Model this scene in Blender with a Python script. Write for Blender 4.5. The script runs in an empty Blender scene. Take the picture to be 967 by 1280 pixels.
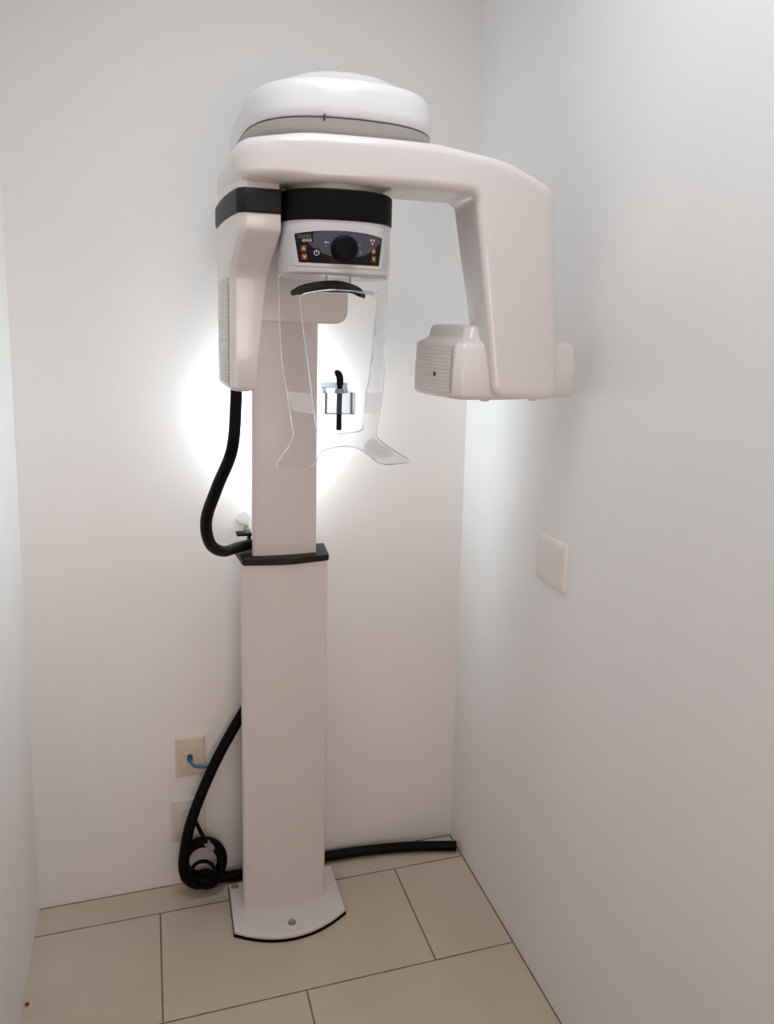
import bpy, bmesh, math, random
from mathutils import Vector, Matrix, noise
random.seed(3)
SC = bpy.context.scene
COL = SC.collection
PI = math.pi

# ------------------------------------------------------------------ materials
def mat(name, col, rough=.5, metal=0., coat=0., spec=.5, bump=0., bscale=200., var=0., vscale=3.):
    m = bpy.data.materials.new(name); m.use_nodes = True
    nt = m.node_tree; b = nt.nodes['Principled BSDF']
    b.inputs['Base Color'].default_value = (*col, 1)
    b.inputs['Roughness'].default_value = rough
    b.inputs['Metallic'].default_value = metal
    b.inputs['Coat Weight'].default_value = coat
    b.inputs['Coat Roughness'].default_value = .08
    b.inputs['Specular IOR Level'].default_value = spec
    tc = nt.nodes.new('ShaderNodeTexCoord')
    if bump:
        n = nt.nodes.new('ShaderNodeTexNoise'); n.inputs['Scale'].default_value = bscale
        n.inputs['Detail'].default_value = 4
        nt.links.new(tc.outputs['Object'], n.inputs['Vector'])
        bp = nt.nodes.new('ShaderNodeBump'); bp.inputs['Strength'].default_value = bump
        bp.inputs['Distance'].default_value = .002
        nt.links.new(n.outputs['Fac'], bp.inputs['Height'])
        nt.links.new(bp.outputs['Normal'], b.inputs['Normal'])
    if var:
        n2 = nt.nodes.new('ShaderNodeTexNoise'); n2.inputs['Scale'].default_value = vscale
        n2.inputs['Detail'].default_value = 3
        nt.links.new(tc.outputs['Object'], n2.inputs['Vector'])
        r = nt.nodes.new('ShaderNodeValToRGB')
        r.color_ramp.elements[0].position = .3; r.color_ramp.elements[1].position = .7
        r.color_ramp.elements[0].color = (*[c * (1 - var) for c in col], 1)
        r.color_ramp.elements[1].color = (*[min(1, c * (1 + var)) for c in col], 1)
        nt.links.new(n2.outputs['Fac'], r.inputs['Fac'])
        nt.links.new(r.outputs['Color'], b.inputs['Base Color'])
    return m

def clear_mat(name, tint, alpha_mix, diff=None, diff_mix=0., edge=.0):
    """thin clear plastic: see-through with fresnel reflection"""
    m = bpy.data.materials.new(name); m.use_nodes = True
    nt = m.node_tree; N = nt.nodes; L = nt.links
    for n in list(N): N.remove(n)
    out = N.new('ShaderNodeOutputMaterial')
    tr = N.new('ShaderNodeBsdfTransparent'); tr.inputs['Color'].default_value = (*tint, 1)
    gl = N.new('ShaderNodeBsdfGlossy'); gl.inputs['Roughness'].default_value = .04
    lw = N.new('ShaderNodeLayerWeight'); lw.inputs['Blend'].default_value = .25
    mu = N.new('ShaderNodeMath'); mu.operation = 'MULTIPLY'; mu.inputs[1].default_value = alpha_mix
    L.new(lw.outputs['Fresnel'], mu.inputs[0])
    mx = N.new('ShaderNodeMixShader')
    L.new(mu.outputs[0], mx.inputs['Fac']); L.new(tr.outputs[0], mx.inputs[1]); L.new(gl.outputs[0], mx.inputs[2])
    last = mx
    if diff_mix:
        df = N.new('ShaderNodeBsdfDiffuse'); df.inputs['Color'].default_value = (*diff, 1)
        tl = N.new('ShaderNodeBsdfTranslucent'); tl.inputs['Color'].default_value = (*diff, 1)
        ad = N.new('ShaderNodeMixShader'); ad.inputs['Fac'].default_value = .4
        L.new(df.outputs[0], ad.inputs[1]); L.new(tl.outputs[0], ad.inputs[2])
        m2 = N.new('ShaderNodeMixShader'); m2.inputs['Fac'].default_value = diff_mix
        L.new(mx.outputs[0], m2.inputs[1]); L.new(ad.outputs[0], m2.inputs[2]); last = m2
    L.new(last.outputs[0], out.inputs['Surface'])
    return m

WHITE  = mat('machine_white_plastic', (.75, .705, .69), .30, coat=.35, bump=.03, bscale=500)
COLM   = mat('column_satin_white', (.74, .675, .66), .42, coat=.1, bump=.05, bscale=700)
LIDW   = mat('cover_white_plastic', (.78, .77, .775), .34, coat=.3, bump=.03, bscale=500)
GREYW  = mat('console_light_grey', (.60, .59, .60), .33, coat=.3, bump=.03, bscale=500)
SHADE  = mat('recess_shade', (.32, .30, .29), .6)  # shadow in the gap above the drum, put into a dark colour
BLACKP = mat('black_plastic', (.0015, .0015, .0018), .5, bump=.05, bscale=600, spec=.12)
BANDM  = mat('dark_band_plastic', (.011, .011, .013), .5, bump=.05, bscale=600, spec=.25)
RUBBER = mat('black_rubber', (.0012, .0012, .0014), .5, bump=.1, bscale=150, spec=.12)
PADM   = mat('black_pad_rubber', (.004, .003, .003), .42, spec=.25)
PANELM = mat('panel_gloss_black', (.004, .003, .0035), .3, spec=.22)
UNDER  = mat('cover_underside_shade', (.50, .465, .455), .5)  # shading beneath the white cover, carried by a darker base colour
LENSM  = mat('panel_slate_grey', (.070, .070, .090), .4, spec=.25)
AMBER  = mat('button_amber', (.17, .050, .008), .45)
BUTTXT = mat('button_pale_arrow', (.85, .62, .33), .45)
INK    = mat('panel_pale_ink', (.62, .60, .58), .5)
INKD   = mat('panel_dim_ink', (.22, .21, .21), .5)
STEEL  = mat('bolt_steel', (.42, .46, .46), .35, metal=.9)
PLATEM = mat('outlet_beige_plastic', (.72, .61, .50), .4, coat=.15)
SWITCHM= mat('switch_cream_plastic', (.80, .745, .69), .35, coat=.3)
BLUE   = mat('blue_cable', (.02, .15, .33), .45)
BROWN  = mat('brown_crumb', (.13, .035, .012), .8)
SLOTM  = mat('socket_dark', (.02, .02, .02), .6)
GREYC  = mat('connector_grey', (.25, .24, .27), .5)
SEAMM  = mat('seam_dark', (.06, .07, .09), .6)
VENTM  = mat('vent_warm_grey', (.74, .67, .65), .45, coat=.15)
CLEAR  = clear_mat('clear_acrylic', (.965, .972, .98), .55)
def glass_mat(name, col, rough):
    m = bpy.data.materials.new(name); m.use_nodes = True
    b = m.node_tree.nodes['Principled BSDF']
    b.inputs['Base Color'].default_value = (*col, 1); b.inputs['Roughness'].default_value = rough
    b.inputs['Transmission Weight'].default_value = 1.0; b.inputs['IOR'].default_value = 1.49
    return m
RIM    = glass_mat('acrylic_rim', (.96, .985, 1.0), .03)
BLOCKC = clear_mat('clear_acrylic_block', (.84, .87, .895), .9, (.60, .65, .69), .14)
PLATEC = clear_mat('tinted_acrylic_plate', (.62, .69, .73), .8, (.40, .46, .50), .25)
BLOCKG = glass_mat('acrylic_block', (.90, .95, .97), .02)
FROST  = clear_mat('frosted_acrylic', (.97, .97, .98), .3, (.98, .98, 1.0), .42)

WALL = mat('wall_paint', (.87, .85, .835), .65, bump=.12, bscale=60, var=.012, vscale=2.2)
CEIL = mat('ceiling_paint', (.82, .82, .81), .8)

def floor_mat():
    m = mat('floor_tiles', (.56, .50, .43), .42, bump=0)
    nt = m.node_tree; N = nt.nodes; L = nt.links; b = N['Principled BSDF']
    tc = N.new('ShaderNodeTexCoord'); sp = N.new('ShaderNodeSeparateXYZ')
    L.new(tc.outputs['Object'], sp.inputs[0])
    def M(op, a, b_=None, c=None):
        n = N.new('ShaderNodeMath'); n.operation = op
        for i, v in enumerate((a, b_, c)):
            if v is None: continue
            if isinstance(v, (int, float)): n.inputs[i].default_value = v
            else: L.new(v, n.inputs[i])
        return n.outputs[0]
    W, H = .667, .366
    yy = M('DIVIDE', M('ADD', sp.outputs['Y'], .108), H)
    row = M('FLOOR', yy)
    fy = M('ABSOLUTE', M('SUBTRACT', M('FRACT', M('ADD', yy, .5)), .5))
    par = M('FLOORED_MODULO', row, 2.0)
    # row -1 (just in front of the first joint) has joints at x=-.886,-.219
    xo = M('ADD', M('ADD', sp.outputs['X'], .886), M('MULTIPLY', M('SUBTRACT', 1.0, par), W / 2))
    fx = M('ABSOLUTE', M('SUBTRACT', M('FRACT', M('ADD', M('DIVIDE', xo, W), .5)), .5))
    g = .0022
    gx = M('LESS_THAN', fx, g / W); gy = M('LESS_THAN', fy, g / H)
    ex = M('GREATER_THAN', sp.outputs['X'], -.0045)  # contact shadow along the right wall, painted in the joint colour
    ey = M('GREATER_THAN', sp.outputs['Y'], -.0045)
    nz = N.new('ShaderNodeTexNoise'); nz.inputs['Scale'].default_value = 26; nz.inputs['Detail'].default_value = 2
    L.new(tc.outputs['Object'], nz.inputs['Vector'])
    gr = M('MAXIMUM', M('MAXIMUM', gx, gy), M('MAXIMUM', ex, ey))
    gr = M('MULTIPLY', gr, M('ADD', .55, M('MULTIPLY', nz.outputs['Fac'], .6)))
    n = N.new('ShaderNodeTexNoise'); n.inputs['Scale'].default_value = 5; n.inputs['Detail'].default_value = 6
    L.new(tc.outputs['Object'], n.inputs['Vector'])
    r = N.new('ShaderNodeValToRGB')
    r.color_ramp.elements[0].position = .3; r.color_ramp.elements[1].position = .75
    r.color_ramp.elements[0].color = (.54, .445, .345, 1); r.color_ramp.elements[1].color = (.60, .505, .395, 1)
    L.new(n.outputs['Fac'], r.inputs['Fac'])
    mx = N.new('ShaderNodeMix'); mx.data_type = 'RGBA'
    L.new(gr, mx.inputs['Factor']); L.new(r.outputs['Color'], mx.inputs['A'])
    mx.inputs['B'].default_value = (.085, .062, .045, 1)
    L.new(mx.outputs['Result'], b.inputs['Base Color'])
    bp = N.new('ShaderNodeBump'); bp.inputs['Strength'].default_value = .4; bp.inputs['Distance'].default_value = .002
    L.new(M('SUBTRACT', 1.0, gr), bp.inputs['Height']); L.new(bp.outputs['Normal'], b.inputs['Normal'])
    return m
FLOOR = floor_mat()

# ------------------------------------------------------------------ helpers
def tag(o, label=None, cat=None, group=None, kind=None):
    if label: o['label'] = label
    if cat: o['category'] = cat
    if group: o['group'] = group
    if kind: o['kind'] = kind
    return o

def thing(name, loc, label, cat, group=None):
    o = bpy.data.objects.new(name, None); COL.objects.link(o); o.location = loc
    o.empty_display_size = .05
    return tag(o, label, cat, group)

WORLD = {}
def obj(name, bm, m, parent=None, bevel=0., seg=3, smooth=True, ang=35, label=None):
    """links a bmesh (world coordinates) as one mesh object, origin moved to its own centre"""
    bmesh.ops.recalc_face_normals(bm, faces=bm.faces)
    me = bpy.data.meshes.new(name)
    vs = [v.co for v in bm.verts]
    c = Vector([(min(v[i] for v in vs) + max(v[i] for v in vs)) / 2 for i in range(3)])
    for v in bm.verts: v.co -= c
    if smooth:
        for f in bm.faces: f.smooth = True
    bm.to_mesh(me); bm.free()
    if smooth: me.set_sharp_from_angle(angle=math.radians(ang))
    for mm in (m if isinstance(m, (list, tuple)) else [m]): me.materials.append(mm)
    o = bpy.data.objects.new(name, me); COL.objects.link(o)
    if parent is not None:
        o.parent = parent; o.location = c - WORLD[parent.name]
    else: o.location = c
    WORLD[o.name] = c
    if bevel:
        b = o.modifiers.new('bevel', 'BEVEL'); b.width = bevel; b.segments = seg
        b.limit_method = 'ANGLE'; b.angle_limit = math.radians(30); b.harden_normals = False
    if label: o['label'] = label
    return o

def box(bm, x0, x1, y0, y1, z0, z1):
    v = [bm.verts.new((x, y, z)) for x in (x0, x1) for y in (y0, y1) for z in (z0, z1)]
    for f in ((0,1,3,2),(4,6,7,5),(0,4,5,1),(2,3,7,6),(0,2,6,4),(1,5,7,3)):
        bm.faces.new([v[i] for i in f])
    return bm
def bx(*a): return box(bmesh.new(), *a)

def roundpoly(pts, rad, seg=6):
    out = []; n = len(pts)
    for i, p in enumerate(pts):
        r = rad[i] if isinstance(rad, (list, tuple)) else rad
        p = Vector(p); a = Vector(pts[i - 1]) - p; b = Vector(pts[(i + 1) % n]) - p
        if r <= 0: out.append(tuple(p)); continue
        la, lb = a.length, b.length; a.normalize(); b.normalize()
        th = a.angle(b); d = min(r / math.tan(th / 2), la * .49, lb * .49); r2 = d * math.tan(th / 2)
        c = p + (a + b).normalized() * (r2 / math.sin(th / 2))
        s = p + a * d - c; e = p + b * d - c
        a0 = math.atan2(s.y, s.x); a1 = math.atan2(e.y, e.x)
        da = (a1 - a0 + PI) % (2 * PI) - PI
        for k in range(seg + 1):
            t = a0 + da * k / seg
            out.append((c.x + r2 * math.cos(t), c.y + r2 * math.sin(t)))
    return out

def loft(rings, cap=True, bm=None):
    bm = bm or bmesh.new(); R = [[bm.verts.new(p) for p in r] for r in rings]
    n = len(R[0])
    for a, b in zip(R, R[1:]):
        for i in range(n): bm.faces.new((a[i], a[(i+1) % n], b[(i+1) % n], b[i]))
    if cap: bm.faces.new(R[0][::-1]); bm.faces.new(R[-1])
    return bm

def prism_z(pts, z0, z1, bm=None): return loft([[(x, y, z0) for x, y in pts], [(x, y, z1) for x, y in pts]], bm=bm)

def smooth_path(pts, n=12):
    P = [Vector(p) for p in pts]; out = []
    Q = [P[0] * 2 - P[1]] + P + [P[-1] * 2 - P[-2]]
    for i in range(1, len(Q) - 2):
        for k in range(n):
            t = k / n; p0, p1, p2, p3 = Q[i-1], Q[i], Q[i+1], Q[i+2]
            out.append(.5 * ((2*p1) + (p2-p0)*t + (2*p0-5*p1+4*p2-p3)*t*t + (3*p1-p0-3*p2+p3)*t**3))
    out.append(P[-1]); return out

def tube(path, r, seg=14, bm=None, cap=True, ribs=0.):
    bm = bm or bmesh.new(); n = len(path); prev = None; rings = []
    up = Vector((.13, .27, .95))
    for i, p in enumerate(path):
        t = (path[min(i+1, n-1)] - path[max(i-1, 0)]).normalized()
        if prev is None:
            u = t.cross(up)
            if u.length < .05: u = t.cross(Vector((1, 0, 0)))
            u.normalize()
        else:
            u = prev - t * prev.dot(t); u.normalize()
        prev = u; v = t.cross(u)
        rr = r(i / (n - 1)) if callable(r) else r
        if ribs: rr *= 1 + ribs * (1 if i % 2 else -1)
        rings.append([p + (u * math.cos(2*PI*k/seg) + v * math.sin(2*PI*k/seg)) * rr for k in range(seg)])
    return loft(rings, cap, bm)

def resample(path, step):
    out = [path[0]]; acc = 0
    for a, b in zip(path, path[1:]):
        d = (b - a).length
        while acc + d >= step:
            t = (step - acc) / d; a = a.lerp(b, t); out.append(a.copy()); d = (b - a).length; acc = 0
        acc += d
    out.append(path[-1]); return out

def cyl(p0, p1, r, seg=20, bm=None): return tube([Vector(p0), Vector(p0).lerp(Vector(p1), .5), Vector(p1)], r, seg, bm)

def cut(bm, axis, vals):
    for v in vals:
        co = [0, 0, 0]; co[axis] = v; no = [0, 0, 0]; no[axis] = 1
        bmesh.ops.bisect_plane(bm, geom=bm.verts[:] + bm.edges[:] + bm.faces[:], dist=1e-6, plane_co=co, plane_no=no)

def fill2d(polys):
    """filled flat shape (holes by even-odd) as bmesh in x,z"""
    cu = bpy.data.curves.new('tmp', 'CURVE'); cu.dimensions = '2D'; cu.fill_mode = 'BOTH'
    for p in polys:
        s = cu.splines.new('POLY'); s.points.add(len(p) - 1)
        for q, (x, z) in zip(s.points, p): q.co = (x, z, 0, 1)
        s.use_cyclic_u = True
    return curve_bm(cu)
def curve_bm(cu):
    o = bpy.data.objects.new('tmp', cu); COL.objects.link(o)
    dg = bpy.context.evaluated_depsgraph_get(); me = bpy.data.meshes.new_from_object(o.evaluated_get(dg))
    bm = bmesh.new(); bm.from_mesh(me)
    bpy.data.objects.remove(o); bpy.data.curves.remove(cu); bpy.data.meshes.remove(me)
    bmesh.ops.remove_doubles(bm, verts=bm.verts, dist=1e-6)
    for v in bm.verts: v.co = (v.co.x, 0, v.co.y)
    return bm
def text_bm(s, size, x, z, bold=0., spacing=1.0, align='CENTER', sx=1.0):
    cu = bpy.data.curves.new('tmp', 'FONT'); cu.body = s; cu.size = size; cu.align_x = align
    cu.align_y = 'CENTER'; cu.offset = bold; cu.space_character = spacing; cu.resolution_u = 3
    bm = curve_bm(cu)
    for v in bm.verts: v.co = (v.co.x * sx + x, 0, v.co.z + z)
    return bm
def frange(a, b, s):
    n = int(math.ceil((b - a) / s)); return [a + (b - a) * i / n for i in range(1, n)]
def mapped(bm, fn, off=0., step=.006, thick=0.):
    xs = [v.co.x for v in bm.verts]; zs = [v.co.z for v in bm.verts]
    cut(bm, 0, frange(min(xs), max(xs), step)); cut(bm, 2, frange(min(zs), max(zs), step * 2))
    for v in bm.verts: v.co.y = fn(v.co.x, v.co.z) + off
    if thick:
        top = bm.faces[:]
        r = bmesh.ops.extrude_face_region(bm, geom=top)
        for g in r['geom']:
            if isinstance(g, bmesh.types.BMVert): g.co.y -= thick
    return bm
def ss(a, b, t):
    t = min(1, max(0, (t - a) / (b - a))); return t * t * (3 - 2 * t)
def merge(*bms):
    out = bms[0]
    for b in bms[1:]:
        me = bpy.data.meshes.new('t'); b.to_mesh(me); out.from_mesh(me); b.free(); bpy.data.meshes.remove(me)
    return out

# ------------------------------------------------------------------ the room
XL, YF, ZC = -1.199, -3.3, 2.75
T = .06
def structure(name, bm, m):
    o = obj(name, bm, m, smooth=False); o['kind'] = 'structure'; return o
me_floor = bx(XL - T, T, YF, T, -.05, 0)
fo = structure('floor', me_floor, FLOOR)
# keep object coordinates equal to world coordinates for the tile pattern
for v in fo.data.vertices: v.co += fo.location
fo.location = (0, 0, 0)
structure('wall_back', bx(XL - T, T, 0, T, 0, ZC), WALL)
structure('wall_right', bx(0, T, YF, 0, 0, ZC), WALL)
structure('wall_left', bx(XL - T, XL, YF, 0, 0, ZC), WALL)
structure('ceiling', bx(XL - T, T, YF, T, ZC, ZC + .05), CEIL)

# ------------------------------------------------------------------ the x-ray machine
AX, AY = -.556, -.70
ROOT = Vector((-.556, -.14, 0))
M_ = thing('dental_xray_machine', ROOT, 'white floor-standing panoramic dental x-ray machine on a column with overhead rotating arm', 'x-ray machine')
WORLD[M_.name] = ROOT

# base plate with bowed front edge
def base_poly(g=0.):
    pts = [(-.403 + g, -.064 + g), (-.699 - g, -.064 + g), (-.702 - g, -.250 - g)]
    for k in range(1, 12):
        t = k / 12; x = -.702 - g + (.299 + 2 * g) * t
        pts.append((x, -.250 - g - .056 * (1 - (2 * t - 1) ** 2)))
    pts.append((-.403 + g, -.250 - g)); return pts
obj('base_gasket', prism_z(base_poly(.0015), .0, .006), RUBBER, M_, label='black rubber edge under the base plate')
bp_ = obj('base_plate', prism_z(base_poly(), .006, .017), COLM, M_, bevel=.003)
for (sx, sy) in ((-.552, -.262), (-.684, -.078)):
    bm = cyl((sx, sy, .0165), (sx, sy, .0225), .0085, 6)
    cyl((sx, sy, .0165), (sx, sy, .0185), .011, 20, bm)
    cyl((sx, sy, .022), (sx, sy, .0235), .004, 12, bm)
    obj('screw', bm, STEEL, bp_, smooth=False, label='grey metal hex screw')

def column_poly(x0, x1, yf, yb, bow, r):
    c = (x0 + x1) / 2; p = [(x1 + .004, yb), (x0 + .010, yb), (x0, yf)]
    for k in range(1, 8):
        t = k / 8; p.append((x0 + (x1 - x0) * t, yf - bow * (1 - (2*t-1)**2)))
    p.append((x1, yf))
    rr = [.008, .008, r] + [0] * 7 + [r]
    return roundpoly(p, rr, 5)
obj('lower_column', prism_z(column_poly(-.671, -.446, -.180, -.070, .014, .012), .016, .992), COLM, M_)
obj('upper_column', prism_z(column_poly(-.641, -.474, -.162, -.086, .006, .010), .98, 1.80), COLM, M_)
# black collar: frame around the upper column with a bowed front
bm = bmesh.new()
outer = roundpoly([(-.436, -.075), (-.446, -.192), (-.556, -.212), (-.668, -.192), (-.678, -.075)], [.004, .012, .2, .012, .004], 6)
prism_z(outer, .992, 1.008, bm)
obj('collar', bm, BANDM, M_, bevel=.003)

# wall bracket beside the column
wb = obj('wall_bracket', merge(bx(-.668, -.629, -.066, -.030, 1.036, 1.041), bx(-.639, -.632, -.066, -.030, .998, 1.037)), BLACKP, M_, smooth=False)
obj('washer', cyl((-.645, -.004, 1.072), (-.645, 0, 1.072), .017, 24), LIDW, wb, label='round white wall washer')
bm = cyl((-.642, -.047, 1.041), (-.642, -.047, 1.053), .0105, 6); cyl((-.642, -.047, 1.053), (-.642, -.047, 1.063), .006, 14, bm)
obj('bolt', bm, STEEL, wb, smooth=False, label='grey steel hex bolt')

# carriage neck behind the console
neck = roundpoly([(-.668, 1.600), (-.459, 1.600), (-.459, 2.0), (-.668, 2.0)], [.004, .028, .01, .01], 8)
obj('carriage_neck', loft([[(x, y, z) for x, z in neck] for y in (-.415, -.12)]), WHITE, M_, bevel=.012, seg=4)

# top cover (lid)
def plan(x0, x1, yb, yf, bow, inset=0., n=16, r=.075):
    x0 += inset; x1 -= inset; yb -= inset; yf += inset
    p = [(x1, yb), (x0, yb), (x0, yf)]
    for k in range(1, n):
        t = k / n; p.append((x0 + (x1 - x0) * t, yf - bow * (1 - (2*t-1)**2)))
    p.append((x1, yf))
    rr = [.03, .03, max(.02, r - inset)] + [0] * (n - 1) + [max(.02, r - inset)]
    # corner rounding done by subdividing the outline beforehand keeps ring counts equal
    return p, rr
def lid_ring(inset, z, tilt=0.):
    x0, x1, yb, yf, bow = -.706 + inset, -.350 - inset, -.20 - inset * .5, -.715 + inset, .055
    out = []; c = (x0 + x1) / 2; hw = (x1 - x0) / 2
    n = 96
    for k in range(n):
        a = 2 * PI * k / n; ca, sa = math.cos(a), math.sin(a); e = 2 / 4.6
        ux = math.copysign(abs(ca) ** e, ca); uy = math.copysign(abs(sa) ** e, sa)
        x = c + hw * ux
        y = (yb + yf) / 2 + (yb - yf) / 2 * uy
        if uy < 0: y -= bow * (1 - ux * ux) * min(1, -uy * 1.2)
        out.append((x, y, z + tilt * (y + .4)))
    return out
rings = [lid_ring(.085, 1.912), lid_ring(.05, 1.914), lid_ring(.022, 1.924), lid_ring(.006, 1.938), lid_ring(.002, 1.9445)]
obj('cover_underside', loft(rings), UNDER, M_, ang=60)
lidc = obj('top_cover', loft([lid_ring(.003, 1.947), lid_ring(0, 1.950), lid_ring(.0, 1.965), lid_ring(.002, 1.992), lid_ring(.005, 2.004), lid_ring(.012, 2.012), lid_ring(.022, 2.016),
      lid_ring(.036, 2.020), lid_ring(.050, 2.030), lid_ring(.070, 2.040), lid_ring(.10, 2.044), lid_ring(.145, 2.045)]), LIDW, M_, ang=60)
obj('seam', loft([lid_ring(.0022, 1.9445), lid_ring(.0022, 1.9470)]), SEAMM, lidc, ang=60, label='thin dark seam line')
obj('seam_clip', bx(-.5903, -.5890, -.7708, -.755, 1.9395, 1.9490), SEAMM, lidc, smooth=False)

carr = roundpoly([(-.716, 1.845), (-.410, 1.845), (-.410, 1.985), (-.700, 1.985)], [.01, .01, .03, .05], 8)
obj('carriage_body', loft([[(x, y, z) for x, z in carr] for y in (-.50, -.11)]), WHITE, M_, bevel=.012, seg=4)
# rotating arm: beam, right leg
def bow(x):
    d = x + .47
    y = (.52 if d > 0 else .56) * d * d
    if x < -.67: y += 7.0 * (-.67 - x) ** 2
    return y
o2 = roundpoly([(-.742, 1.834), (-.742, 1.905), (-.64, 1.916), (-.39, 1.916), (-.25, 1.902), (-.136, 1.866), (-.099, 1.461), (-.257, 1.469), (-.314, 1.836)],
               [.025, .050, .3, .3, .3, .032, .026, .026, .020], 10)
def dense(poly, d):
    out = []
    for i, p in enumerate(poly):
        q = poly[(i + 1) % len(poly)]; n = max(1, int(math.hypot(q[0]-p[0], q[1]-p[1]) / d))
        for k in range(n): out.append((p[0] + (q[0]-p[0]) * k / n, p[1] + (q[1]-p[1]) * k / n))
    return out
o2 = dense(o2, .010)
area2 = sum(p[0]*q[1] - q[0]*p[1] for p, q in zip(o2, o2[1:] + o2[:1]))
def inset2(poly, d):
    out = []; n = len(poly); sg = 1 if area2 > 0 else -1
    for i in range(n):
        a_, b_ = poly[i - 1], poly[(i + 1) % n]
        t = Vector((b_[0] - a_[0], b_[1] - a_[1])).normalized()
        out.append((poly[i][0] - t.y * d * sg, poly[i][1] + t.x * d * sg))
    return out
RB = .018
rings = []
for k in range(7):
    th_ = PI / 2 * k / 6
    rings.append((RB * (1 - math.sin(th_)), RB * (1 - math.cos(th_))))
prof = [(i, t) for i, t in rings] + [(0, .5)] + [(i, 1 - t) for i, t in rings[::-1]]
# t in metres from the front for the first seven, measured from the back for the last
bm = bmesh.new(); rr = []
for j, (i, t) in enumerate(prof):
    tt = t / .145 if j < 7 else (.5 if j == 7 else 1 - (1 - t) / .145)
    rr.append([(x, tt, z) for x, z in inset2(o2, i)])
loft(rr, True, bm)
big = [f for f in bm.faces if len(f.verts) > 4]
bmesh.ops.triangulate(bm, faces=big)
cut(bm, 0, frange(-.75, -.09, .012)); cut(bm, 2, frange(1.46, 1.92, .022))
for v in bm.verts:
    x, t, z = v.co
    leg = ss(-.36, -.27, x)
    yf = -.80 + bow(x)
    back_beam = -.650 + bow(x) * .4
    back_leg = -.663 - .012 * ss(1.80, 1.62, z)
    if x < -.60: back_beam += .20 * ss(-.60, -.68, x)   # left end reaches back above the tube head
    yb = back_beam * (1 - leg) + back_leg * leg
    v.co.y = yf + (yb - yf) * t
obj('rotating_arm', bm, WHITE, M_, ang=60)

# sensor head on the right leg
def sens_ring(i, z):
    p = [(-.331 + i, -.742 + i), (-.318 + i, -.754 + i), (-.22, -.756 + i), (-.125 - i, -.722 + i), (-.040 - i, -.694 + i), (-.034 - i, -.600 - i), (-.12, -.565 - i), (-.345 + i, -.565 - i), (-.356 + i, -.580)]
    return [(x, y, z) for x, y in roundpoly(p, [.008, .012, .1, .02, .012, .02, .05, .008, .008], 5)]
sens = obj('sensor_head', loft([sens_ring(.010, 1.463), sens_ring(.003, 1.467), sens_ring(0, 1.474), sens_ring(0.001, 1.52), sens_ring(.004, 1.562), sens_ring(.008, 1.571), sens_ring(.022, 1.577), sens_ring(.027, 1.583), sens_ring(.030, 1.598), sens_ring(.034, 1.604), sens_ring(.045, 1.606)]), WHITE, M_, ang=45)
# ribbed panel on the inner side of the sensor head
def on_side(s, z, off):      # s 0..1 from the near corner to the far corner
    a, b = Vector((-.3325, -.736)), Vector((-.3562, -.585))
    d = (b - a).normalized(); nrm = Vector((-d.y, d.x)); nrm = nrm if nrm.x < 0 else -nrm
    p = a.lerp(b, s) + nrm * off
    return Vector((p.x, p.y, z))
bm = bmesh.new(); zs = []; n = 13
prof = []
for k in range(n):
    z0 = 1.4745 + k * (1.568 - 1.4745) / n; h = (1.568 - 1.4745) / n
    prof += [(z0, .0016), (z0 + h * .25, .0026), (z0 + h * .80, .0026), (z0 + h, .0016)]
rows = [[bm.verts.new(on_side(s, z, o - .0012 - .004 * max(0, (z - 1.52) / .05))) for s in (.02, .98)] for z, o in prof]
for a, b in zip(rows, rows[1:]): bm.faces.new((a[0], a[1], b[1], b[0]))
obj('vent_panel', bm, VENTM, sens, smooth=False, label='fine horizontal ribs on the inner side face')
c = on_side(.42, 1.508, .001); d = on_side(.42, 1.508, .003)
obj('indicator_slot', tube([c + Vector((0, 0, 0)), c.lerp(d, .5), d], .0042, 12), SLOTM, sens, label='small dark oval slot')
for (x, y) in ((-.262, -.735), (-.155, -.728)):
    obj('foot_nub', bx(x - .008, x + .008, y - .006, y + .006, 1.4595, 1.4665), VENTM, sens, bevel=.002)

# tube head on the left
SIDE = [(-.728, -.742), (-.734, -.700), (-.7385, -.660), (-.7425, -.60), (-.7440, -.54), (-.7435, -.44)]
def side_x(y):
    for (x0, y0), (x1, y1) in zip(SIDE, SIDE[1:]):
        if y0 <= y <= y1: return x0 + (x1 - x0) * (y - y0) / (y1 - y0)
    return SIDE[0][0]
def tube_ring(z, yf, xr, g=0., g2=0.):
    p = [(xr, -.44 + g), (-.7435 + .02, -.44 + g), (-.7435 - g, -.46)]
    ys = [-.47 + (yf + .012 + .47) * t for t in (0, .2, .4, .6, .8, 1)]
    p += [(side_x(y) - g - .022 * ss(.10, 0, y - yf) * -0.0, y) for y in ys]
    p += [(side_x(yf) + .010 - g, yf - g), (xr, yf - g)]
    return [(x, y, z) for x, y in roundpoly(p, [0, .01, .01] + [0] * 5 + [.012, .006, .003], 4)]
def head_ring(z, yf, xr, i=0.):
    return [(x + (i if x < -.70 else -i if x > xr - .004 else 0), y + (i if y < -.6 else -i), z) for x, y, z in tube_ring(z, yf, xr)]
rg = []
for z, yf, xr, i in ((1.470, -.660, -.692, .012), (1.4725, -.660, -.692, .005), (1.479, -.660, -.692, 0), (1.56, -.660, -.684, 0), (1.62, -.660, -.678, 0), (1.675, -.660, -.672, 0), (1.690, -.664, -.670, 0), (1.702, -.674, -.668, 0),
                     (1.745, -.728, -.660, 0), (1.753, -.738, -.659, 0), (1.760, -.742, -.6585, 0), (1.784, -.742, -.6585, 0)):
    rg.append(head_ring(z, yf, xr, i))
th = obj('tube_head', loft(rg), WHITE, M_, ang=40)
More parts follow.
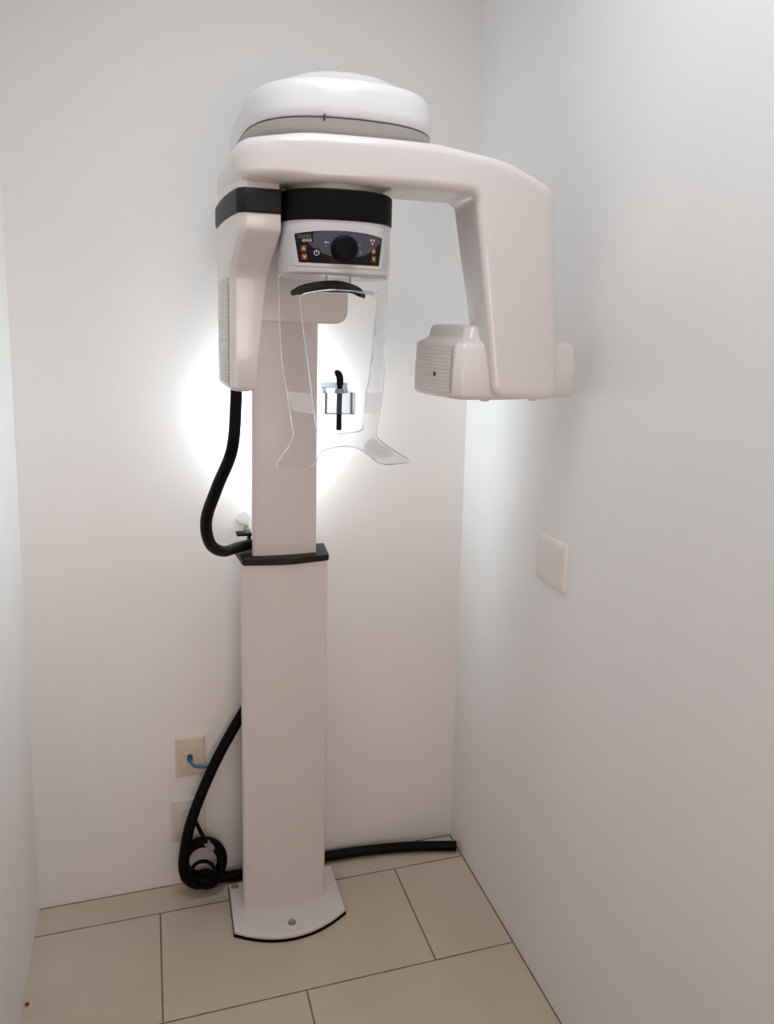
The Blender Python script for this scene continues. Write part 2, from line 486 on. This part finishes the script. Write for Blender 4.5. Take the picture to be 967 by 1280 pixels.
obj('tube_band', loft([tube_ring(1.7835, -.742, -.6575, .0015), tube_ring(1.787, -.742, -.6575, .0035), tube_ring(1.820, -.742, -.6575, .0035), tube_ring(1.8245, -.742, -.6575, .0015)]), BANDM, M_, ang=40, label='black band around the tube head')
obj('tube_neck', loft([tube_ring(1.8240, -.737, -.660, -.001), tube_ring(1.846, -.737, -.660, -.004)]), WHITE, M_, ang=40)
bm = bmesh.new(); n = 30
for k in range(n):
    z0 = 1.482 + k * .0066; 
    L0 = [(side_x(y) - .0002, y) for y in (-.645, -.60, -.55, -.50)]
    rows = []
    for dz, of in ((0, .0), (.0012, .0012), (.0040, .0012), (.0052, .0)):
        rows.append([bm.verts.new((x - of, y, z0 + dz)) for x, y in L0])
    for a, b in zip(rows, rows[1:]):
        for i in range(3): bm.faces.new((a[i], a[i+1], b[i+1], b[i]))
obj('side_vent', bm, VENTM, th, smooth=False, label='horizontal cooling ribs on the outer side')

# console: black drum above, grey body with control panel below
R_ = .100
def cons_r(inset, z, n=64, ex=2.3):
    out = []
    for k in range(n):
        a = 2 * PI * k / n; ca, sa = math.cos(a), math.sin(a); e = 2 / ex
        out.append((AX + (R_ - inset) * math.copysign(abs(ca) ** e, ca), AY + (R_ - inset) * math.copysign(abs(sa) ** e, sa), z))
    return out
def front(x, z):
    t = min(.999, abs(x - AX) / R_); return AY - R_ * (1 - t ** 2.3) ** (1 / 2.3)
cons = obj('console', loft([cons_r(.020, 1.681), cons_r(.006, 1.6825), cons_r(.001, 1.687), cons_r(0, 1.692), cons_r(.0008, 1.697), cons_r(0, 1.699), cons_r(0, 1.764), cons_r(.001, 1.770), cons_r(.001, 1.776)]), GREYW, M_, ang=30)
obj('drum', loft([cons_r(.001, 1.7735), cons_r(-.002, 1.7755), cons_r(-.002, 1.822), cons_r(.001, 1.825)]), BLACKP, cons, ang=30, label='matt black ring above the console')
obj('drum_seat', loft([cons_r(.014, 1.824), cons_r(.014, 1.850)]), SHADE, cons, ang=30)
pan = [(-.6400, 1.7508), (-.60, 1.7550), (-.5608, 1.7562), (-.52, 1.7545), (-.4885, 1.7501), (-.4945, 1.7017), (-.52, 1.7012), (-.5738, 1.7008), (-.61, 1.7015), (-.6331, 1.7025)]
bez = [(-.6465, 1.7520), (-.630, 1.7590), (-.60, 1.7645), (-.56, 1.7665), (-.52, 1.7640), (-.495, 1.7590), (-.4815, 1.7515), (-.4885, 1.6965), (-.52, 1.6958), (-.5738, 1.6955), (-.61, 1.6960), (-.6395, 1.6975)]
obj('panel_bezel', mapped(fill2d([roundpoly(bez, [.004, .2, .2, .2, .2, .2, .004, .004, .2, .2, .2, .004], 4)]), front, 0, .004, .0011), GREYW, cons, ang=30)
obj('control_panel', mapped(fill2d([roundpoly(pan, [.003, .2, .2, .2, .003, .003, .2, .2, .2, .003], 4)]), front, -.0003, .005, .0012), PANELM, cons, ang=30, label='glossy black control panel with grey lens shape')
lens = [(-.6118, 1.7510), (-.60, 1.7545), (-.56, 1.7555), (-.52, 1.7540), (-.4912, 1.7495), (-.4935, 1.7420), (-.502, 1.7330), (-.512, 1.7245), (-.527, 1.7165), (-.545, 1.7125), (-.565, 1.7115), (-.585, 1.7138), (-.600, 1.7185), (-.612, 1.7270), (-.619, 1.7345), (-.6118, 1.7350)]
obj('panel_field', mapped(fill2d([lens]), front, -.0017, .005), LENSM, cons, ang=30, label='slate grey lens-shaped field')
obj('lettering', merge(mapped(text_bm('CRANEX', .0088, -.6255, 1.7455, 0, 1.1, sx=.58), front, -.0020, .01)), INKD, cons, smooth=False, label='thin pale lettering')
obj('lettering', mapped(text_bm('NOVUS', .0066, -.6215, 1.7386, .00018, 1.05, sx=.62), front, -.0020, .01), INK, cons, smooth=False, label='bold pale lettering')
# power symbol
def ring2d(cx, cz, r0, r1, a0, a1, n=20):
    o_ = [(cx + r1 * math.cos(a0 + (a1 - a0) * k / n), cz + r1 * math.sin(a0 + (a1 - a0) * k / n)) for k in range(n + 1)]
    i_ = [(cx + r0 * math.cos(a0 + (a1 - a0) * k / n), cz + r0 * math.sin(a0 + (a1 - a0) * k / n)) for k in range(n, -1, -1)]
    return o_ + i_
bm = fill2d([ring2d(-.6065, 1.7185, .0034, .0046, math.radians(120), math.radians(420))])
bm = merge(bm, fill2d([[(-.6072, 1.7185), (-.6058, 1.7185), (-.6058, 1.7240), (-.6072, 1.7240)]]))
obj('power_symbol', mapped(bm, front, -.0022, .01), INK, cons, smooth=False, label='pale round power symbol')
bm = fill2d([[( -.6065 + .0072 * math.cos(2*PI*k/24), 1.7185 + .0080 * math.sin(2*PI*k/24)) for k in range(24)]])
obj('power_button', mapped(bm, front, -.0019, .01), PANELM, cons, smooth=False)
def button(x, z, up, w=.0085, h=.0105):
    b = obj('arrow_button', mapped(fill2d([roundpoly([(x-w/2, z-h/2), (x+w/2, z-h/2), (x+w/2, z+h/2), (x-w/2, z+h/2)], .0015, 3)]), front, -.0012, .005, .0012), AMBER, cons, smooth=False, label='amber button with pale %s arrow' % ('up' if up else 'down'))
    return b, (x, z, up, w, h)
ARW = []
for x, z, u in ((-.6262, 1.7255, 1), (-.6250, 1.7118, 0), (-.5066, 1.7262, 1), (-.5060, 1.7130, 0)): ARW.append(button(x, z, u))
for b, (x, z, u, w, h) in ARW:
    s = 1 if u else -1
    tri = [(x - w*.30, z - s*h*.24), (x, z + s*h*.30), (x + w*.30, z - s*h*.24), (x + w*.14, z - s*h*.24), (x, z + s*h*.02), (x - w*.14, z - s*h*.24)]
    mapped_bm = mapped(fill2d([tri]), front, -.0027, .01)
    obj('arrow_symbol', mapped_bm, BUTTXT, cons, smooth=False, label='pale arrow on an amber button')
# small marks around the knob and at the right
def mark(polys, m, name='panel_symbol', label='small pale panel pictogram'):
    obj(name, mapped(fill2d(polys), front, -.0021, .01), m, cons, smooth=False, label=label)
def dot(x, z, rx, rz, n=10): return [(x + rx * math.cos(2*PI*k/n), z + rz * math.sin(2*PI*k/n)) for k in range(n)]
mark([dot(-.5925, 1.7360, .0017, .0015), dot(-.5885, 1.7362, .0015, .0015)], INK)
mark([[(-.5935, 1.7295), (-.5890, 1.7295), (-.5912, 1.7325)]], INKD)
mark([dot(-.5335, 1.7340, .0018, .0018)], INKD)
mark([[(-.5345, 1.7262), (-.5285, 1.7262), (-.5285, 1.7252), (-.5345, 1.7252)], [(-.5335, 1.7240), (-.5298, 1.7240), (-.5310, 1.7185), (-.5323, 1.7185)]], INKD)
mark([dot(-.5122, 1.7440, .0018, .0022), dot(-.5062, 1.7442, .0017, .0022), dot(-.5092, 1.7388, .0017, .0020)], INK, label='three pale dots radiation pictogram')
mark([ring2d(-.4955, 1.7405, .0012, .0018, math.radians(-100), math.radians(160))], INKD)
# knob
kp = Vector((-.5615, front(-.5615, 0), 1.7262))
obj('knob', tube([kp, kp + Vector((0, -.003, 0)), kp + Vector((0, -.0035, 0)), kp + Vector((0, -.017, 0)), kp + Vector((0, -.020, 0)), kp + Vector((0, -.0215, 0))], lambda t: .0225 if t < .3 else (.0215 if t < .7 else (.0200 if t < .9 else .017)), 40), BLACKP, cons, ang=40, label='large round black selector knob')

# head support under the console
def hs_path(n=40):
    out = []
    for k in range(n + 1):
        t = 2 * k / n - 1
        out.append((Vector((-.571 + .064 * t, -.775 + .045 * t * t, 1.6640 - .011 * t * t)), t))
    return out
rings = []
for p, t in hs_path():
    hgt = .0105 * (1 - .30 * abs(t) ** 2) ; hgt2 = .0095 + .002 * math.cos(t * 5) ; th_ = .0085
    q = roundpoly([(-th_, -hgt2 * .85), (th_, -hgt2 * .85), (th_, hgt), (-th_, hgt)], .004, 3)
    nx = Vector((-.09 * t, -.064, 0)).normalized()
    e = max(.62, (1 - abs(t) ** 14)) 
    rings.append([p + nx * a * e + Vector((0, 0, b * e)) for a, b in q])
hsup = obj('head_support', loft(rings), PADM, M_, ang=50, label='black curved forehead rest')
for x in (-.584, -.542):
    obj('pin', cyl((x, -.768, 1.672), (x, -.768, 1.684), .0022, 10), STEEL, hsup, label='thin metal pin')

# clear acrylic face shield
def shf(x, z):
    t = (x + .572) / .1
    return -.80 + .065 * t * t / (1 + .45 * t * t) - .035 * ss(0, .06, 1.41 - z)
def spl(pts, closed=True, n=5):
    P = [Vector((*p, 0)) for p in pts]; m = len(P); out = []
    for i in range(m):
        p0, p1, p2, p3 = P[i-1], P[i], P[(i+1) % m], P[(i+2) % m]
        for k in range(n):
            t = k / n
            q = .5 * ((2*p1) + (p2-p0)*t + (2*p0-5*p1+4*p2-p3)*t*t + (3*p1-p0-3*p2+p3)*t**3)
            out.append((q.x, q.y))
    return out
SH = [(-.6656, 1.684), (-.6642, 1.6042), (-.6604, 1.5354), (-.6526, 1.4799), (-.6437, 1.4200), (-.6425, 1.4020), (-.6534, 1.3827), (-.6735, 1.3570), (-.6690, 1.3532), (-.6423, 1.3536), (-.6209, 1.3543), (-.6098, 1.3652), (-.5999, 1.3793), (-.5799, 1.3858), (-.5578, 1.3878), (-.5350, 1.3839), (-.5156, 1.3733), (-.4972, 1.3581), (-.4756, 1.3497), (-.4476, 1.3475), (-.4190, 1.3490), (-.4490, 1.3689), (-.4805, 1.3905), (-.4873, 1.4093), (-.4744, 1.4792), (-.4706, 1.6097), (-.4710, 1.684)]
WN = [(-.6340, 1.6484), (-.5870, 1.6577), (-.5440, 1.6568), (-.4895, 1.6520), (-.5043, 1.5095), (-.5124, 1.4783), (-.5170, 1.4110), (-.5629, 1.4085), (-.6040, 1.4125), (-.6130, 1.4819), (-.6251, 1.5781)]
shb = [SH[0]] + spl(SH, n=4)[4 * 1:4 * 25] + [SH[25], SH[26]]
win = roundpoly(WN, [.012, .1, .1, .012, .1, .1, .012, .1, .012, .1, .1], 6)
sheet = mapped(fill2d([shb, win]), shf, 0, .006)
fs = obj('face_shield', sheet, [CLEAR, RIM], M_, ang=80, label='clear acrylic face shield with window and shoulder wings')
so = fs.modifiers.new('solid', 'SOLIDIFY'); so.thickness = .003; so.offset = 0; so.material_offset_rim = 1
def rim_tube(pts2, r, closed):
    path = [Vector((x, shf(x, z), z)) for x, z in pts2]
    if closed: path = path + [path[0]]
    return tube(resample(path, .004), r, 8)
obj('shield_rim', rim_tube(win, .0011, True), RIM, fs, ang=80, label='bright moulded rim around the window')
obj('shield_edge', rim_tube(shb, .0010, False), RIM, fs, ang=80)
# frosted cross band behind the shield
bl = [(-.6526, 1.4813), (-.6130, 1.4790), (-.6085, 1.4430), (-.6423, 1.4467)]
br = [(-.5124, 1.4790), (-.4744, 1.4792), (-.4795, 1.4410), (-.5150, 1.4420)]
for b_ in (bl, br):
    obj('shield_band', mapped(fill2d([b_]), shf, -.0022 if b_ is bl else -.0022, .006), FROST, fs, ang=80, label='frosted clear cross band')

# chin rest block with bite rod
bm = bx(-.5905, -.5360, -.800, -.772, 1.4425, 1.4815)
cr = obj('chin_rest', bm, BLOCKC, M_, bevel=.003, label='clear acrylic chin rest block')
obj('chin_plate', merge(bx(-.5925, -.5440, -.770, -.760, 1.4870, 1.4965), bx(-.590, -.583, -.771, -.759, 1.478, 1.487), bx(-.550, -.543, -.771, -.759, 1.478, 1.487)), PLATEC, cr, bevel=.002)
for x in (-.5862, -.5402): obj('chin_post', cyl((x, -.786, 1.4435), (x, -.786, 1.4800), .0022, 10), GREYC, cr)
rodp = smooth_path([(-.5645, -.795, 1.4150), (-.5645, -.795, 1.445), (-.5640, -.795, 1.478), (-.5635, -.795, 1.500), (-.5650, -.795, 1.511), (-.5700, -.795, 1.5165), (-.5735, -.795, 1.5178)], 8)
bm = tube(rodp, lambda t: .0048 if t < .45 else (.0062 if t < .72 else .0062 - .0048 * ((t - .72) / .28) ** 1.5), 14)
obj('bite_rod', bm, BLACKP, cr, ang=50, label='black bite rod with bent tip')
obj('bite_sleeve', cyl((-.5643, -.795, 1.4800), (-.5643, -.795, 1.4880), .0082, 16), GREYC, cr)

# upper hose from the tube head to the collar
hp = smooth_path([(-.712, -.50, 1.474), (-.7125, -.50, 1.440), (-.720, -.485, 1.336), (-.747, -.425, 1.243), (-.766, -.36, 1.157), (-.7545, -.30, 1.086), (-.720, -.235, 1.046), (-.676, -.150, 1.030), (-.638, -.125, 1.030)], 14)
obj('upper_hose', tube(resample(hp, .0045), lambda t: .0122 + .0012 * ss(0, .55, t) , 18, ribs=.010), RUBBER, M_, ang=80, label='smooth black hose from the tube head to the collar')

# ------------------------------------------------------------------ cables and plates
cc = Vector((-.768, 0, .089)); rc = .052
pts = [(-.612, -.034, .585), (-.6560, -.036, .515), (-.716, -.046, .416), (-.763, -.058, .323), (-.802, -.066, .221), (-.820, -.070, .128)]
for k, a in enumerate(range(190, 190 + 540 + 1, 30)):
    r = math.radians(a); y = -.072 + .052 * (k / 18)
    rr_ = rc if a > 200 else rc
    pts.append((cc.x + rr_ * math.cos(r), y, cc.z + 0.004 + (rc + .006) * math.sin(r)))
    if a >= 190 + 430: break
pts += [(-.735, -.030, .022), (-.690, -.032, .0185), (-.62, -.032, .0175), (-.50, -.028, .0175), (-.425, -.022, .0180), (-.385, -.024, .0190), (-.300, -.028, .0190), (-.178, -.042, .0180), (-.085, -.062, .0175), (-.012, -.083, .0180)]
hs = tube(resample(smooth_path(pts, 12), .0045), .0148, 16, ribs=.010)
tag(obj('cable_hose', hs, RUBBER, ang=80), 'black cable hose coiled beside the column foot, running to the right corner', 'hose')

# thin black cable looped in the coil, with a grey connector
tcb = thing('thin_cable', (-.760, -.095, .045), 'thin black cable with grey connector looped over the hose coil', 'cable')
WORLD[tcb.name] = Vector((-.760, -.095, .045))
pp = [(-.795, -.090, .262), (-.772, -.092, .205), (-.755, -.095, .170), (-.738, -.095, .150), (-.722, -.094, .115), (-.722, -.093, .070), (-.745, -.0935, .042), (-.780, -.095, .050), (-.805, -.095, .085), (-.792, -.096, .120), (-.765, -.097, .125), (-.745, -.098, .108), (-.742, -.098, .078), (-.752, -.098, .055)]
obj('cable', tube(resample(smooth_path(pp, 10), .005), .0052, 10), RUBBER, tcb, ang=80)
obj('connector', cyl((-.7605, -.0945, .180), (-.745, -.0952, .157), .0085, 12), GREYC, tcb, label='grey plug connector')

def plate(name, y0, x0, x1, z0, z1, label, cat, m, group=None):
    c = Vector(((x0 + x1) / 2, 0, (z0 + z1) / 2))
    t = thing(name, c, label, cat, group); WORLD[t.name] = c
    rings = []
    for y, i in ((0, .0), (-.004, .0), (-.0065, .002), (-.008, .006)):
        rings.append([(x, y, z) for x, z in roundpoly([(x0 + i, z0 + i), (x1 - i, z0 + i), (x1 - i, z1 - i), (x0 + i, z1 - i)], .004, 3)])
    obj('cover_plate', loft(rings), m, t, ang=35)
    return t, c
t1, c1 = plate('wall_outlet', 0, -.836, -.755, .334, .452, 'beige wall outlet plate with a blue cable plugged in its centre', 'wall outlet', PLATEM)
obj('insert', bx(-.818, -.774, -.0095, -.0075, .362, .424), PLATEM, t1, bevel=.001)
obj('cable_hole', cyl((-.797, -.0095, .393), (-.797, -.0102, .393), .008, 14), SLOTM, t1)
t2, c2 = plate('wall_outlet', 0, -.853, -.756, .139, .266, 'plain beige outlet plate low on the wall behind the hose coil', 'wall outlet', mat('outlet_pale_plastic', (.74, .69, .64), .5))
obj('insert', bx(-.832, -.777, -.0095, -.0075, .168, .238), t2.children[0].data.materials[0], t2, bevel=.001)
bp2 = smooth_path([(-.797, -.0100, .393), (-.797, -.022, .391), (-.790, -.030, .378), (-.772, -.032, .371), (-.752, -.032, .368), (-.736, -.028, .362)], 8)
bc = thing('network_cable', (-.797, -.0105, .393), 'short blue cable from the upper outlet to the black hose', 'cable'); WORLD[bc.name] = Vector((-.797, -.0105, .393))
obj('cable', tube(bp2, .0038, 10), BLUE, bc, ang=80)
obj('plug', cyl((-.797, -.0103, .393), (-.797, -.023, .391), .0075, 12), mat('plug_dark_teal', (.01, .09, .13), .4), bc, label='dark teal plug')

# switch plate on the right wall
rings = []
for x, i in ((0, 0), (-.005, 0), (-.0085, .0015), (-.0100, .005), (-.0112, .02), (-.0118, .045)):
    rings.append([(x, y, z) for y, z in roundpoly([(-.638 + i, 1.014 + i), (-.500 - i, 1.014 + i), (-.500 - i, 1.130 - i), (-.638 + i, 1.130 - i)], .005, 4)])
tag(obj('switch_plate', loft(rings), SWITCHM, ang=35), 'blank square cream plate on the right wall', 'switch plate')

bm = bmesh.new(); bmesh.ops.create_icosphere(bm, subdivisions=2, radius=.0042)
for v in bm.verts: v.co = Vector((v.co.x * 1.2, v.co.y, v.co.z * .7)) * (1 + .25 * noise.noise(v.co * 400)) + Vector((-1.188, -.332, .0028))
tag(obj('floor_crumb', bm, BROWN), 'tiny brown crumb on the tiles by the left wall', 'crumb')

# ------------------------------------------------------------------ camera
F, CXp, CYp = 1005.84, 516.31, 571.73
fw = Vector((0.3113, 0.9367, -0.1609)).normalized()
r0 = Vector((fw.y, -fw.x, 0)).normalized(); u0 = r0.cross(fw)
roll = .0280
r = r0 * math.cos(roll) + u0 * math.sin(roll); u = u0 * math.cos(roll) - r0 * math.sin(roll)
cam = bpy.data.cameras.new('camera'); co = bpy.data.objects.new('camera', cam); COL.objects.link(co)
mw = Matrix((( r.x, u.x, -fw.x, -.8841), (r.y, u.y, -fw.y, -2.1784), (r.z, u.z, -fw.z, 1.6), (0, 0, 0, 1)))
co.matrix_world = mw
cam.sensor_fit = 'VERTICAL'; cam.sensor_height = 36; cam.sensor_width = 36 * 967 / 1280
cam.lens = F / 1280 * 36
cam.shift_x = -(CXp - 483.5) / 1280; cam.shift_y = -(640 - CYp) / 1280
cam.clip_start = .02
SC.camera = co

# ------------------------------------------------------------------ light
def area(name, loc, target, size, power, col, size_y=None):
    l = bpy.data.lights.new(name, 'AREA'); l.energy = power; l.color = col; l.size = size
    if size_y: l.shape = 'RECTANGLE'; l.size_y = size_y
    o = bpy.data.objects.new(name, l); COL.objects.link(o); o.location = loc
    o.rotation_euler = (Vector(target) - Vector(loc)).to_track_quat('-Z', 'Y').to_euler(); return o
pl = bpy.data.lights.new('back_lamp', 'POINT'); pl.energy = 5.7; pl.color = (.77, .925, .985); pl.shadow_soft_size = .025
po = bpy.data.objects.new('back_lamp', pl); COL.objects.link(po); po.location = (-.557, -.045, 1.36)
area('ceiling_lamp', (-.62, -1.35, 2.70), (-.62, -1.30, 0), .5, 10.6, (.86, .945, .985), .9)
fl = area('added_front_fill', (-.62, -3.25, 1.20), (-.52, 0, 1.05), .9, 2.2, (1.0, .85, .76), .9)  # added warm fill from behind the camera, not a fitted lamp
fl.data.spread = math.radians(60)
w = bpy.data.worlds.new('world'); SC.world = w; w.use_nodes = True
w.node_tree.nodes['Background'].inputs['Color'].default_value = (1.0, .42, .34, 1)
w.node_tree.nodes['Background'].inputs['Strength'].default_value = .27
SC.view_settings.view_transform = 'Standard'
SC.view_settings.look = 'None'
SC.view_settings.exposure = 0.0
SC.cycles.max_bounces = 12
SC.cycles.transparent_max_bounces = 24
